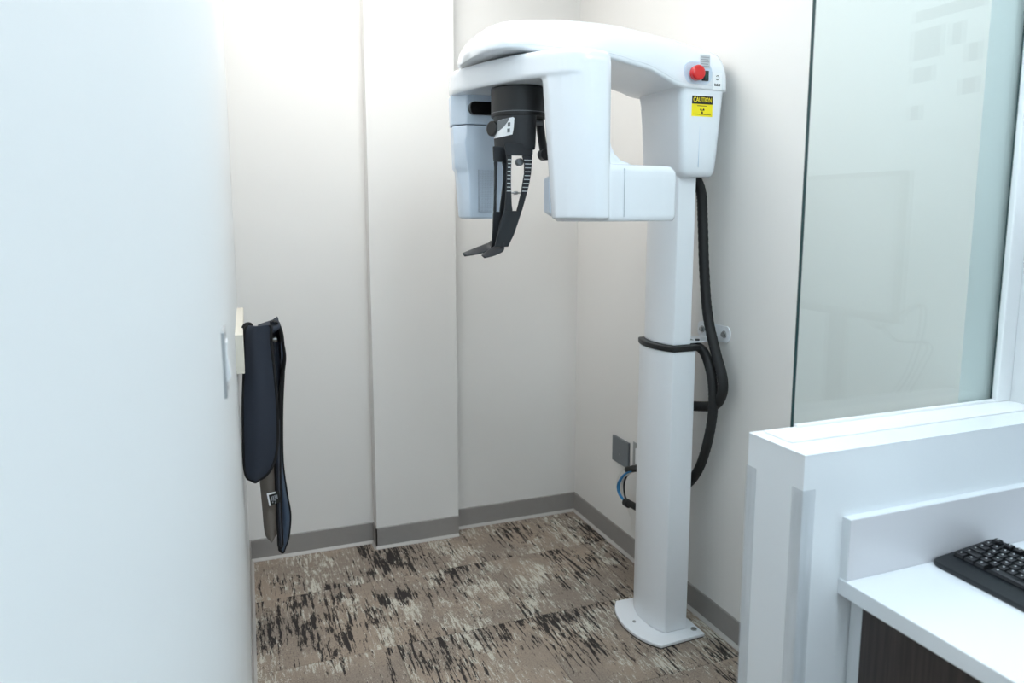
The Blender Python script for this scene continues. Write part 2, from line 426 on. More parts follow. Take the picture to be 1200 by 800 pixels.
# top housing
ZT = [(.735, 2.045), (.745, 2.066), (.76, 2.085), (.785, 2.106), (.81, 2.120), (.85, 2.130), (.90, 2.138), (1.0, 2.148), (1.1, 2.150), (1.2, 2.151), (1.388, 2.135), (1.525, 2.115), (1.60, 2.098), (1.622, 2.086)]
ZBm = [(.735, 2.014), (.75, 2.017), (.86, 2.022), (1.10, 2.020), (1.16, 2.016), (1.22, 2.007), (1.30, 1.996), (1.36, 1.976), (1.41, 1.958), (1.45, 1.953), (1.622, 1.950)]
def hw(x):
    h = interp([(.70, .186), (1.10, .186), (1.25, .17), (1.40, .148), (1.46, .143), (1.622, .142)], x)
    if x < .84: h *= max(0.0, 1-((.84-x)/.1055)**3)**(1/3)
    if x > 1.58: h *= (1-((x-1.58)/.06)**3*.5)
    return h
st = [.7352, .736, .738, .741, .745, .752, .76, .77, .785, .80, .825, .85, .89, .94, 1.0, 1.06, 1.1, 1.14, 1.18, 1.22, 1.26, 1.30, 1.34, 1.37, 1.40, 1.43, 1.46, 1.5, 1.54, 1.57, 1.59, 1.605, 1.615, 1.621]
rings = []
for x in st:
    h, zb, zt = hw(x), interp(ZBm, x), interp(ZT, x)
    sec = [(x, YC-h*.985, zb+.0015)]
    n_ = 2.8; lip = zb+.008
    for k in range(0, 25):
        a = math.pi*k/24; c_, s_ = math.cos(a), math.sin(a)
        sec.append((x, YC-math.copysign(abs(c_)**(2/n_), c_)*h, lip+(zt-lip)*abs(s_)**(2/2.2)))
    sec.append((x, YC+h*.985, zb+.0015)); sec.append((x, YC+h*.93, zb))
    for q in (.5, 0, -.5): sec.append((x, YC+h*.93*q, zb))
    sec.append((x, YC-h*.93, zb))
    rings.append(sec)
top = part('top_housing', loft(rings), 'plastic', smooth=True)
# moulded lip along the lower edge of the housing
link('edge_line', tube([(x, YC-hw(x)*.999, interp(ZBm, x)+.016) for x in (.80, .85, .9, 1.0, 1.1, 1.16, 1.22, 1.28, 1.34, 1.40, 1.46, 1.52, 1.57)],   .0010, None, 6, 3), 'plastic', top, True)
# rotation bearing under the housing
AX, AY = .905, 2.262
part('rotation_bearing', cyl((AX, AY, 2.012), (0, 0, 1), .075, .014), 'grey', smooth=False)

# controls on the near side of the housing
yf = YC-.1415
panel = part('control_recess', prism_y(rrect(1.436, 1.545, 1.968, 2.040, .03), yf-.0025, yf+.01), 'plastic_b'); bevel_mod(panel, .0015, 2)
es = part('emergency_stop_button', cyl((1.474, yf-.002, 2.000), (0, -1, 0), .012, .012), 'red')
link('cap', cyl((1.474, yf-.012, 2.000), (0, -1, 0), .0235, .022, bev=.006, r2=.0245, seg=32), 'red', es, smooth=False)
ps = part('power_switch', box(1.504, 1.529, yf-.007, yf, 1.980, 2.012, bev=.001), 'black')
link('rocker', box(1.512, 1.527, yf-.010, yf-.006, 1.983, 2.009, bev=.0015), 'green', ps)
def face_label(name, x0, x1, z0, z1, m, y, parent=mach): return part(name, box(x0, x1, y-.0008, y+.002, z0, z1), m, parent)
rl = face_label('rating_label', 1.496, 1.534, 2.020, 2.062, 'labelgrey', yf-.003)
for k in range(5): link('print_line', box(1.499, 1.531-.004*(k % 2), yf-.0042, yf-.0035, 2.025+.007*k, 2.0275+.007*k), 'printgrey', rl)
ml = face_label('maker_label', 1.549, 1.585, 1.955, 2.010, 'labelwhite', yf-.001)
tor = bmesh.new()
pts = [(1.567+.006*math.cos(R(a)), yf-.002, 1.993+.007*math.sin(R(a))) for a in range(-150, 151, 30)]
link('logo', tube(pts, .0011, tor, 6, 3), 'printblack', ml)
for k in range(5): link('print_mark', box(1.556+.0048*k, 1.5595+.0048*k, yf-.0024, yf-.0017, 1.966, 1.974-.0015*(k % 2)), 'printblack', ml)

# caution sticker on the neck
yn = YC-.1362
cx0, cx1, cz0, cz1 = 1.474, 1.556, 1.866, 1.932
cl = part('caution_sticker', box(cx0, cx1, yn-.0008, yn+.003, cz0, cz1), 'yellow'); cl['label'] = 'yellow and black CAUTION sticker'
link('header_band', box(cx0, cx1, yn-.0014, yn-.0007, cz1-.026, cz1), 'printblack', cl)
def flat_text(body, size, cx, y, cz, m, parent, sx=1.0):
    bm = text_mesh(body, size)
    for v in bm.verts: x, yy, z = v.co; v.co = (cx+x*sx, y-z, cz+yy)
    return link('lettering', bm, m, parent)
flat_text('CAUTION', .0225, (cx0+cx1)/2, yn-.0018, cz1-.013, 'yellow', cl, .72)
tb = bmesh.new()
cxc, czc = (cx0+cx1)/2, cz0+.019
for a0 in (-90, 30, 150):
    vs0 = [(cxc+r_*math.cos(R(a)), yn-.0011, czc+r_*math.sin(R(a))) for r_, a in ((.0028, a0-28), (.0088, a0-28), (.0098, a0), (.0088, a0+28), (.0028, a0+28))]
    loft([vs0, [(x, y-.0003, z) for x, y, z in vs0]], tb)
cyl((cxc, yn-.0011, czc), (0, -1, 0), .0016, .0003, tb, 10)
link('radiation_symbol', tb, 'printblack', cl)
for (a, b, z) in ((.022, .060, .033), (.006, .076, .0055)):
    n_ = 9 if b-a < .05 else 15
    sm = bmesh.new()
    for k in range(n_):
        s_ = (b-a)/n_; box(cx0+a+s_*k, cx0+a+s_*(k+.7), yn-.0012, yn-.0007, cz0+z, cz0+z+.0024, sm)
    link('small_print', sm, 'printblack', cl)

# rotating arm beam
beam = [(.758, 2.56), (.736, 2.46), (.752, 2.36), (.786, 2.25), (.835, 2.13), (.887, 2.045), (.94, 1.99), (1.0, 1.962), (1.055, 1.968), (1.092, 2.0), (1.105, 2.07), (1.08, 2.2), (1.03, 2.35), (.985, 2.47), (.96, 2.56), (.93, 2.59), (.79, 2.59)]
# near leg with tube head: one moulded shell
beam = chaikin(beam, 2)
tb = bmesh.new()
loft([[(x, y, z) for x, y in P] for P, z in ((shrink(beam, .965), 1.938), (beam, 1.947), (beam, 2.000), (shrink(beam, .985), 2.009), (shrink(beam, .95), 2.013))], tb)
def plan_ring(pts, z): return [(x, y, z) for x, y in pts]
def leg_plan(t):            # t 0 top .. 1 bottom
    dx = .028*t
    return [(.884+dx+.012*t, 2.050), (.94+dx, 1.994+.006*t), (.994+dx*1.1, 1.963), (1.024+dx*1.0, 1.960), (1.060+dx*.5, 1.969), (1.093, 2.0), (1.106-.008*t, 2.07), (1.098, 2.12), (1.06, 2.15), (.99+dx*.5, 2.16), (.925+dx*1.2, 2.12)]
loft([plan_ring(chaikin(leg_plan(t), 1), 1.985+(1.530-1.985)*t) for t in (0, .25, .5, .75, 1)], tb)
# fillet between leg and tube box, extruded front to back
prof = [(1.04, 1.84), (1.09, 1.82), (1.097, 1.78), (1.105, 1.75), (1.12, 1.725), (1.145, 1.708), (1.18, 1.70), (1.20, 1.69), (1.20, 1.60), (1.04, 1.60)]
loft([[(x, 2.005+.03*max(0, x-1.06)/.1, z) for x, z in prof], [(x, 2.13, z) for x, z in prof]], tb)
# the box
bx = [(.935, 2.06), (1.035, 1.985), (1.10, 1.982), (1.33, 2.018), (1.35, 2.035), (1.345, 2.17), (1.30, 2.185), (1.03, 2.20), (.985, 2.16)]
bx = chaikin(bx, 1)
loft([plan_ring(shrink(bx, .96), 1.522), plan_ring(bx, 1.536), plan_ring(bx, 1.655), plan_ring(shrink(bx, .985), 1.676), plan_ring(shrink(bx, .90), 1.692)], tb)
th = part('rotating_arm_shell', tb, 'plastic')
rm = th.modifiers.new('remesh', 'REMESH'); rm.mode = 'VOXEL'; rm.voxel_size = .0035; rm.use_smooth_shade = True
sm = th.modifiers.new('smooth', 'SMOOTH'); sm.factor = .5; sm.iterations = 12
# seam line round the tube box and the inner collimator panel
link('seam', box(1.1335, 1.1345, 1.9845, 1.99, 1.535, 1.68), 'labelgrey', th)
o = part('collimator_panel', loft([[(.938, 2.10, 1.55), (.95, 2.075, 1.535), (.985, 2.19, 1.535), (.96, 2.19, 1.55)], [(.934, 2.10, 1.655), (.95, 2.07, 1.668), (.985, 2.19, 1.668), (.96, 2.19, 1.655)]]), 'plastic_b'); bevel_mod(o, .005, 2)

# far sensor head
rings = []
def sens(xl, xc, xr, yf_, yl): return [(xl, yl), (xc, yf_), (xr, yf_-.012), (xr+.02, yf_+.03), (xr+.02, 2.57), (xl+.02, 2.58)]
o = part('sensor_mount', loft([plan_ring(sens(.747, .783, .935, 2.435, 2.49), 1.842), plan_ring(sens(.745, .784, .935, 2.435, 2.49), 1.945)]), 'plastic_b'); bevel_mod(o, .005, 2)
rg = [plan_ring(sens(a, b, c, d, e), z) for z, a, b, c, d, e in (
    (1.528, .782, .796, .928, 2.44, 2.49), (1.536, .777, .793, .932, 2.436, 2.488), (1.56, .775, .792, .934, 2.435, 2.487), (1.676, .765, .789, .935, 2.434, 2.487), (1.690, .763, .787, .935, 2.434, 2.487),
    (1.700, .755, .786, .935, 2.434, 2.482), (1.74, .754, .779, .935, 2.430, 2.482), (1.78, .752, .772, .935, 2.424, 2.482), (1.81, .751, .780, .935, 2.430, 2.484), (1.830, .750, .783, .935, 2.434, 2.487), (1.8395, .750, .783, .935, 2.435, 2.49))]
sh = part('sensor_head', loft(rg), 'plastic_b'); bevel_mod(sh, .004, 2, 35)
# vent grille on the inner face of the sensor
def sface(x): return 2.434-.012*(x-.787)/(.148)      # y of the inner face
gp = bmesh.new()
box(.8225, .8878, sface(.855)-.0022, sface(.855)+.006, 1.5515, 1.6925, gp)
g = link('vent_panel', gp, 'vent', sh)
gr = bmesh.new()
for i in range(15):
    x = .823+.0045*i; box(x, x+.0024, sface(.855)-.0042, sface(.855)-.002, 1.552, 1.692, gr)
for j in range(31):
    z = 1.552+.0046*j; box(.823, .8872, sface(.855)-.0040, sface(.855)-.002, z, z+.0024, gr)
gg = link('vent_mesh', gr, 'plastic_b', sh); gg['kind'] = 'stuff'
o = part('sensor_window', prism_y(rrect(.790, .93, 1.872, 1.915, .018), 2.415, 2.437), 'dark'); bevel_mod(o, .003, 2)

# black head support under the arm
hr = part('head_support_ring', cyl((AX, AY, 1.846), (0, 0, 1), .091, .090, seg=48), 'black'); bevel_mod(hr, .004, 2)
link('ring_groove', cyl((AX, AY, 1.858), (0, 0, 1), .0915, .002, seg=48), 'grey', hr)
part('support_stem', cyl((AX, AY, 1.925), (0, 0, 1), .06, .03), 'black')
def cp(px, py, Y=2.20): p = on_y(px, py, Y); return (p.x, p.z)
YS = 2.185                                               # front of the support body
# body shield: curved shell below the ring on the camera side
rings = []
for z, a0, a1, rr in ((1.85, 178, 285, .088), (1.80, 178, 285, .088), (1.755, 180, 284, .087), (1.742, 181, 283, .086)):
    outer = [(AX+rr*math.cos(R(a0+(a1-a0)*k/16)), AY+rr*math.sin(R(a0+(a1-a0)*k/16)), z) for k in range(17)]
    inner = [(AX+(rr-.012)*math.cos(R(a0+(a1-a0)*k/16)), AY+(rr-.012)*math.sin(R(a0+(a1-a0)*k/16)), z) for k in range(17)][::-1]
    rings.append(outer+inner)
sbdy = part('support_body', loft(rings), 'black_soft', smooth=True); bevel_mod(sbdy, .003, 2, 60)

def blade(levels, ybase, th_, name, bow=0.0, m='black_soft'):
    """levels: (z, x_outer_left, slot_left, slot_right, x_outer_right); slot None = solid. Thin moulded blade, curved in depth."""
    bm = bmesh.new()
    def pt(x, z, f): return bm.verts.new((x, ybase+bow*((1.74-z)/.3)**2+(th_ if f else 0), z))
    def strip(rows):
        rows = [[(x, z) for x in r] for z, r in rows]
        V = [[[pt(x, z, f) for x, z in r] for f in (0, 1)] for r in rows]
        for a, b in zip(V, V[1:]):
            for f in (0, 1): bm.faces.new((a[f][0], a[f][1], b[f][1], b[f][0]))
            for s in (0, 1): bm.faces.new((a[0][s], a[1][s], b[1][s], b[0][s]))
        for r in (V[0], V[-1]): bm.faces.new((r[0][0], r[0][1], r[1][1], r[1][0]))
    slot = [l for l in levels if l[2] is not None]
    i0, i1 = levels.index(slot[0]), levels.index(slot[-1])
    if i0 > 0: strip([(l[0], (l[1], l[4])) for l in levels[:i0+1]])
    strip([(l[0], (l[1], l[2])) for l in slot]); strip([(l[0], (l[3], l[4])) for l in slot])
    if i1 < len(levels)-1: strip([(l[0], (l[1], l[4])) for l in levels[i1:]])
    o = part(name, bm, m); b = o.modifiers.new('bevel', 'BEVEL'); b.width = .0015; b.segments = 1
    return o
Y1, Y2 = 2.178, 2.215
def row(py, xs_, Y): 
    z = on_y(600, py, Y).z
    return (z,) + tuple(None if x is None else on_y(x, py, Y).x for x in xs_)
A = [row(py, v, Y1) for py, v in ((168, (591, None, None, 625)), (179, (592.5, None, None, 624.5)), (182, (593.5, 600, 612, 624)), (190, (594.5, 599.5, 614.5, 623.7)), (203, (594, 599, 614.5, 622.5)), (215, (593.5, 599, 612.5, 620.5)), (227, (593, 599.5, 610.5, 617.5)), (240, (592, 600, 607.5, 614)), (247, (591, 601, 605.5, 612)), (249.5, (590, None, None, 611)), (262, (586, None, None, 607)), (275, (583, None, None, 602.5)), (284, (581, None, None, 598)), (289, (580, None, None, 596)))]
bA = blade(A, Y1, .006, 'temple_blade')
B = [row(py, v, Y2) for py, v in ((172, (578, None, None, 592)), (186, (578.5, None, None, 594)), (190, (579, 583.5, 588.5, 596)), (197, (579.5, 583, 590, 596)), (215, (579.5, 582.5, 589.5, 595)), (235, (579, 582, 587, 594)), (248, (578.5, 582, 585.5, 594)), (252, (578, None, None, 597)), (270, (577.5, None, None, 592)), (284, (576.5, None, None, 588)), (290, (575.5, None, None, 585)))]
bB = blade(B, Y2, .006, 'temple_blade')
# ruler ticks
for k in range(9):
    py = 187 + 4.6*k; z = on_y(600, py, Y1).z
    r_ = [l for l in A if l[2] is not None]
    def at(idx):
        for a, b in zip(r_, r_[1:]):
            if a[0] >= z >= b[0]: t = (a[0]-z)/(a[0]-b[0]); return a[idx]+(b[idx]-a[idx])*t
        return r_[0][idx]
    for i0, i1 in ((1, 2), (3, 4)):
        link('ruler_tick', box(at(i0)+.002, at(i1)-.002, Y1-.0006, Y1+.001, z-.0011, z+.0011), 'tick', bA)
# small clamp screws seen in the slots
c0 = on_y(608, 190, Y1+.03); part('temple_knob', cyl((c0.x, Y1+.035, c0.z), (0, -1, 0), .0115, .02, bev=.002), 'grey')
c0 = on_y(605, 226, Y1+.03); part('clamp_screw', cyl((c0.x, Y1+.045, c0.z), (0, -1, 0), .005, .02), 'steel')
part('clamp_rod', cyl((c0.x-.03, Y1+.03, c0.z), (1, 0, 0), .0022, .055, seg=8), 'steel')
# chin paddles bending forward at the bottom
def paddle(pts, ws, name):
    path = catmull(pts, 5); n = len(path); rings = []
    for i, p in enumerate(path):
        t = i/(n-1)*(len(ws)-1); k = min(int(t), len(ws)-2); wd = ws[k]+(ws[k+1]-ws[k])*(t-k)
        d = (path[min(i+1, n-1)]-path[max(i-1, 0)]).normalized(); s = Vector((0, .8, .6)); s = (s-d*s.dot(d)).normalized(); nn = d.cross(s)
        rings.append([p+s*a*wd+nn*b*.003 for a, b in ((-1, -.4), (-.7, -1), (.7, -1), (1, -.4), (1, .4), (.7, 1), (-.7, 1), (-1, .4))])
    return part(name, loft(rings), 'black_soft', smooth=True)
a0 = on_y(588, 284, Y1+.012); a1 = on_y(585, 291, Y1+.01); a2 = on_y(574, 296.5, Y1); a3 = on_y(564.5, 300, Y1)
paddle([(a0.x, Y1+.012, a0.z), (a1.x, Y1+.010, a1.z), (a2.x, Y1-.004, a2.z), (a3.x, Y1-.014, a3.z)], [.016, .018, .015, .008], 'chin_paddle')
a0 = on_y(579, 284, Y2+.012); a1 = on_y(574, 289.5, Y2+.01); a2 = on_y(560, 294.5, Y2); a3 = on_y(544.5, 298.5, Y2)
paddle([(a0.x, Y2+.02, a0.z), (a1.x, Y2+.022, a1.z), (a2.x, Y2+.015, a2.z), (a3.x, Y2+.01, a3.z)], [.014, .018, .015, .008], 'chin_paddle')
# the touch panel and its knob on the support body, following the curve
def curve_pt(px, py, rr=.0895):
    """ray meets the vertical cylinder of the support"""
    r_ = ray(px, py); ax, ay = EYE.x-AX, EYE.y-AY
    a = r_.x**2+r_.y**2; b = 2*(r_.x*ax+r_.y*ay); c = ax*ax+ay*ay-rr*rr; t = (-b-math.sqrt(max(0, b*b-4*a*c)))/(2*a); return EYE+r_*t
def patch(rows, name, m, parent, rr, n=8):
    bm = bmesh.new(); G = []
    for (xa, ya), (xb, yb) in rows:
        G.append([[bm.verts.new(curve_pt(xa+(xb-xa)*k/n, ya+(yb-ya)*k/n, q)) for k in range(n+1)] for q in (rr, rr-.003)])
    for a, b in zip(G, G[1:]):
        for q in (0, 1):
            for k in range(n): bm.faces.new((a[q][k], a[q][k+1], b[q][k+1], b[q][k]))
        for k in (0, n): bm.faces.new((a[0][k], a[1][k], b[1][k], b[0][k]))
    for g_ in (G[0], G[-1]):
        for k in range(n): bm.faces.new((g_[0][k], g_[0][k+1], g_[1][k+1], g_[1][k]))
    return link(name, bm, m, parent, smooth=False)
tp = patch([((584, 141), (601, 137)), ((583.5, 148), (602.8, 138)), ((582, 153), (602, 150)), ((580, 159), (600.5, 157.5)), ((578.5, 162.5), (592, 159.5))], 'touch_panel', 'labelwhite', mach, .0905)
patch([((583, 141.5), (597, 138)), ((583, 146), (596, 141)), ((583, 151), (591, 148)), ((582.5, 155), (584.5, 153.5))], 'grey_field', 'grey', tp, .0915)
for (x, y) in ((596.5, 146), (596, 153)): patch([((x-1.6, y-2.4), (x+1.6, y-2.8)), ((x-1.6, y+2.2), (x+1.6, y+1.8))], 'panel_key', 'grey', tp, .0917, 2)
c0 = curve_pt(578.5, 151, .09)
kd = Vector((c0.x-AX, c0.y-AY-.03, 0)).normalized()
kn = part('dial_knob', cyl(c0-kd*.008, kd, .0235, .020, bev=.004, seg=28), 'black'); kn['label'] = 'black dial knob'
# second temple lever behind the near leg
t0 = on_y(629, 140, 2.27); t1 = on_y(634.5, 160, 2.27); t2 = on_y(638.5, 184, 2.27)
part('temple_lever', tube([(t0.x+.006, 2.27, 1.87), (t0.x+.01, 2.27, t0.z), (t1.x, 2.27, t1.z), (t2.x, 2.27, t2.z)], .0135, None, 12), 'black', smooth=True)
part('lever_pad', cyl((t2.x-.002, 2.252, t2.z+.008), (0, 1, 0), .019, .035, bev=.004), 'black')
part('lever_pin', cyl((t0.x-.016, 2.26, t0.z-.012), (1, 0, 0), .008, .03), 'grey')

# hoses from the neck down to the column
XH_ = 1.60
def hp(px, py, X=XH_): p = on_x(px, py, X); return (X, p.y, p.z)
h1 = [(1.567, 2.262, 1.69), hp(821.5, 225, 1.59), hp(823.5, 260), hp(825.5, 320), hp(829.5, 370), hp(838, 410), hp(846, 440), hp(846.5, 460), hp(838, 474), (1.585, 2.20, hp(828, 477)[2]), (1.535, 2.25, hp(828, 477)[2])]
part('power_hose', tube(h1, .0175, None, 12, 14, rib=.06), 'rubber', smooth=True)
h2 = [(1.55, 2.25, 1.085), hp(822, 409, 1.585), hp(831, 428, 1.585), hp(835.5, 455, 1.585), hp(834.5, 490, 1.585), hp(826, 530, 1.585), hp(815, 556, 1.59), (1.585, 2.30, .50), (1.53, 2.33, .44)]
part('power_hose', tube(h2, .0165, None, 12, 14, rib=.06), 'rubber', smooth=True)

# wall bracket that steadies the column
br = empty('wall_bracket', (XR, 2.23, 1.12), 'white steel bracket bolted to the wall behind the scanner column', 'bracket')
pl = [(y, z) for y, z in rrect(2.135, 2.325, 1.090, 1.148, .020)]
o = link('plate', loft([[(XR-.004, y, z) for y, z in pl], [(XR, y, z) for y, z in pl]]), 'column', br)
for y in (2.165, 2.295):
    b = link('bolt', cyl((XR-.004, y, 1.119), (-1, 0, 0), .013, .003), 'steel', br)
    link('bolt_head', cyl((XR-.007, y, 1.119), (-1, 0, 0), .009, .007, seg=6), 'steel', b)
link('arm', box(1.50, XR-.003, 2.20, 2.30, 1.089, 1.094), 'column', br)
link('arm_screw', cyl((1.575, 2.215, 1.094), (0, 0, 1), .008, .005), 'black', br)

# ------------------------------------------------------------------ outlets and wires on the right wall
gp_ = empty('blank_wall_plate', (XR, 2.875, .475), 'grey steel cover plate on the wall left of the scanner column', 'wall plate')
o = link('plate', box(XR-.012, XR, 2.803, 2.948, .409, .529, bev=.003), 'plate_grey', gp_)
for z in (.455, .485): link('screw', cyl((XR-.012, 2.875, z), (-1, 0, 0), .003, .001, seg=10), 'steel', gp_)
go = empty('wall_outlet', (XR, 2.72, .49), 'small wall outlet half hidden behind the scanner column', 'outlet')
link('cover_plate', box(XR-.006, XR, 2.685, 2.772, .435, .545, bev=.002), 'steel', go)
link('socket', box(XR-.010, XR-.005, 2.70, 2.745, .455, .525, bev=.002), 'switch', go)
wb = empty('cable_bundle', (1.60, 2.76, .4), 'loop of blue white and black wires beside the scanner column', 'cable')
def wp(px, py, X=1.60): p = on_x(px, py, X); return (X, p.y, p.z)
link('upper_sleeve', tube([wp(752, 549), wp(744, 549), wp(735, 550)], .014, None, 12, 4, .05), 'rubber', wb, True)
link('lower_sleeve', tube([wp(750, 597), wp(742, 592), wp(734.5, 588)], .014, None, 12, 4, .05), 'rubber', wb, True)
link('sleeve_collar', tube([wp(737, 590.5), wp(733, 588)], .018, None, 12, 0), 'black', wb)
for dx, m, dy, X in ((0, 'blue', 0, 1.592), (-1.6, 'blue', 0, 1.60), (3, 'wirewhite', 1.5, 1.61), (5.5, 'black', 1, 1.612)):
    link('wire', tube([wp(741, 551+dy, X), wp(732+dx*.5, 556+dy, X), wp(726+dx, 566, X), wp(726+dx, 576, X), wp(730+dx*.6, 584, X), wp(736, 590, X)], .0042, None, 8, 6), m, wb, True)
link('wire', tube([(XR-.004, 2.83, .412), wp(728, 553, 1.64), wp(723.5, 562, 1.64), wp(722.5, 570, 1.64)], .0016, None, 6, 6), 'wirewhite', wb, True)
link('wire', tube([wp(735, 594, 1.62), wp(739, 606, 1.63), wp(741, 622, 1.64)], .0008, None, 6, 4), 'wirewhite', wb, True)

# ------------------------------------------------------------------ left wall: switch, hanger board, apron
def on_left(px, py, off=0.0):
    r_ = ray(px, py); t = (-.046+off)/(r_.x-.0285*r_.y); return EYE+r_*t
sw = empty('light_switch', (lw(1.36), 1.36, 1.315), 'white rocker light switch on the left wall', 'light switch')
def lbox(y0, y1, z0, z1, t0, t1, bm=None):
    ring_ = [(lw(y)+t, y) for y, t in ((y0, t0), (y0, t1), (y1, t1), (y1, t0))]
    return prism(ring_, z0, z1, bm)
o = link('cover_plate', lbox(1.315, 1.405, 1.238, 1.352, -.001, .005), 'switchplate', sw); bevel_mod(o, .002, 2)
rk = prism_y([(0, 0)]*3, 0, 1) if False else bmesh.new()
loft([[(lw(y)+t, y, z) for t, z in ((.004, 1.264), (.007, 1.264), (.012, 1.271), (.007, 1.305), (.0075, 1.331), (.004, 1.331))] for y in (1.337, 1.383)], rk)
link('rocker', rk, 'switch', sw)
for z in (1.247, 1.343): link('screw', cyl((lw(1.36)+.005, 1.36, z), (1, 0, 0), .0035, .001, seg=10), 'steel', sw)

hb = empty('hanger_board', (lw(2.8), 2.8, 1.10), 'cream painted board with pegs on the left wall holding the apron', 'hanger board')
o = link('board', lbox(2.45, 3.16, 1.045, 1.170, -.001, .024), 'board', hb); bevel_mod(o, .002, 2)
PY = (2.62, 2.98)
for y in PY:
    g = link('peg', cyl((lw(y)+.024, y, 1.110), (1, 0, .12), .007, .10, bev=.002, seg=14), 'steel', hb)
    link('peg_tip', cyl((lw(y)+.12, y, 1.121), (1, 0, .12), .011, .012, bev=.003, seg=14), 'steel', g)

ap = empty('lead_apron', (.11, 2.66, .25), 'navy x-ray apron with black binding hanging folded from the hanger board', 'apron')
def sheet(levels, ybase, name, m, th_=.007, fold=.012, nf=2.0, n=14, ph=0.0, edge=True, yl=0.0):
    """levels: (z, x_left, x_right). Hanging cloth with folds that run downwards."""
    zs = [l[0] for l in levels]
    pts = catmull([(l[1], l[2], l[0]) for l in levels], 5)
    bm = bmesh.new(); F_, B_ = [], []
    for p in pts:
        rowf, rowb = [], []
        for k in range(n+1):
            s = k/n; x = p.x+(p.y-p.x)*s
            y = ybase + fold*math.sin(2*math.pi*nf*s/2+ph+(p.z*1.7)) - .012*math.sin(math.pi*s) + yl*s
            rowf.append((x, y, p.z)); rowb.append((x, y+th_, p.z))
        F_.append(rowf); B_.append(rowb)
    VF = [[bm.verts.new(q) for q in r_] for r_ in F_]; VB = [[bm.verts.new(q) for q in r_] for r_ in B_]
    for a, b, c, d in zip(VF, VF[1:], VB, VB[1:]):
        for k in range(n): bm.faces.new((a[k], a[k+1], b[k+1], b[k])); bm.faces.new((c[k], c[k+1], d[k+1], d[k]))
        for k in (0, n): bm.faces.new((a[k], b[k], d[k], c[k]))
    for a, c in ((VF[0], VB[0]), (VF[-1], VB[-1])):
        for k in range(n): bm.faces.new((a[k], a[k+1], c[k+1], c[k]))
    o = link(name, bm, m, ap, True)
    if edge:
        path = [F_[i][0] for i in range(len(F_))] + F_[-1][1:] + [F_[i][n] for i in range(len(F_)-2, -1, -1)]
        path = [Vector(q)+Vector((0, th_/2, 0)) for q in path]
        link('binding', tube(path, th_*.8, None, 8, 0), 'trim', o, True)
    return o
def lv(Y, *rows): return [(on_y((a+b)/2, py, Y).z, on_y(a, py, Y).x, on_y(b, py, Y).x) for py, a, b in rows]
Ya, Yb_, Yc = 2.56, 2.66, 2.74
sheet(lv(Yc, (378, 322, 326), (395, 320, 331), (430, 320, 332.5), (480, 322, 330.5), (540, 325, 331), (580, 326, 336), (605, 326.5, 340), (630, 327, 338), (645, 328, 333)), Yc, 'back_panel', 'navy_light', fold=.006)
sheet(lv(Yb_, (470, 298, 324), (520, 300, 326), (560, 304, 327), (590, 307, 327.5), (615, 309, 327), (625, 310.5, 326), (630, 312.5, 323.5), (633, 315, 321)), Yb_, 'lining_panel', 'lining', fold=.008, ph=.6, edge=False)
sheet(lv(Yb_-.03, (376, 318, 325), (395, 319, 327), (430, 320, 328.5), (470, 321, 329), (520, 322, 328.5), (580, 324.5, 328.5), (640, 327, 331)), Yb_-.03, 'side_strap', 'navy', fold=.004, ph=1.0)
sheet(lv(Ya, (381, 291, 316), (385, 288, 318), (394, 287, 317.5), (410, 286.8, 318.5), (440, 286, 322), (480, 285, 325), (515, 285.5, 325.5), (535, 286, 323.5), (548, 287, 319.5), (556, 288.5, 314.5), (560.5, 291, 309.5), (562.5, 294, 305)), Ya, 'front_panel', 'navy', fold=.007, nf=2.4, ph=.2)
# shoulder part folded over the peg
sp = []
for k in range(12):
    t = k/11; a = R(200-230*t)
    cx, cz = on_y(304+22*t, 388-10*t, 2.62).x, on_y(300, 388-9*t, 2.62).z
    sp.append([(cx+.010*math.sin(t*3), 2.56+.18*q, cz+.012*math.sin(math.pi*q)+.004*math.sin(9*q+3*t)) for q in (0, .2, .4, .6, .8, 1)] + [(cx+.010*math.sin(t*3), 2.56+.18*q, cz-.012+.012*math.sin(math.pi*q)) for q in (1, .8, .6, .4, .2, 0)])
link('shoulder_fold', loft(sp), 'navy', ap, True)
sp = [on_y(x, y, 2.60) for x, y in ((320, 376), (326, 380), (331, 400), (333.5, 418), (331, 440), (328, 462), (326, 490))]
sb = bmesh.new(); path = catmull(sp, 6)
loft([[(p.x-.004, 2.585, p.z), (p.x+.004, 2.58, p.z), (p.x+.004, 2.625, p.z), (p.x-.004, 2.63, p.z)] for p in path], sb)
link('neck_loop', sb, 'trim', ap, True)
sp = [on_y(x, y, 2.60) for x, y in ((286, 392), (285.5, 384), (289, 380), (294, 381), (296, 390))]
link('hanging_loop', tube(sp, .007, None, 8, 6), 'trim', ap, True)
lb = [on_y(x, y, Yb_-.045) for x, y in ((312.5, 578), (327, 574.5), (329, 588), (315.5, 592.5))]
bm = bmesh.new(); loft([[(p.x, p.y, p.z) for p in lb], [(p.x, p.y-.002, p.z) for p in lb]], bm)
tg = link('care_label', bm, 'printblack', ap); tg['label'] = 'small black and white printed label'
mid = lambda a, b, t: a+(b-a)*t
def on_tag(u0, u1, v0, v1):
    q = []
    for u, v in ((u0, v0), (u1, v0), (u1, v1), (u0, v1)):
        q.append(mid(mid(lb[0], lb[1], u), mid(lb[3], lb[2], u), v))
    bm = bmesh.new(); loft([[(p.x, p.y-.0015, p.z) for p in q], [(p.x, p.y-.0032, p.z) for p in q]], bm); return bm
link('label_edge', on_tag(0, .13, 0, 1), 'labelwhite', tg); link('label_edge', on_tag(.13, .7, 0, .13), 'labelwhite', tg)
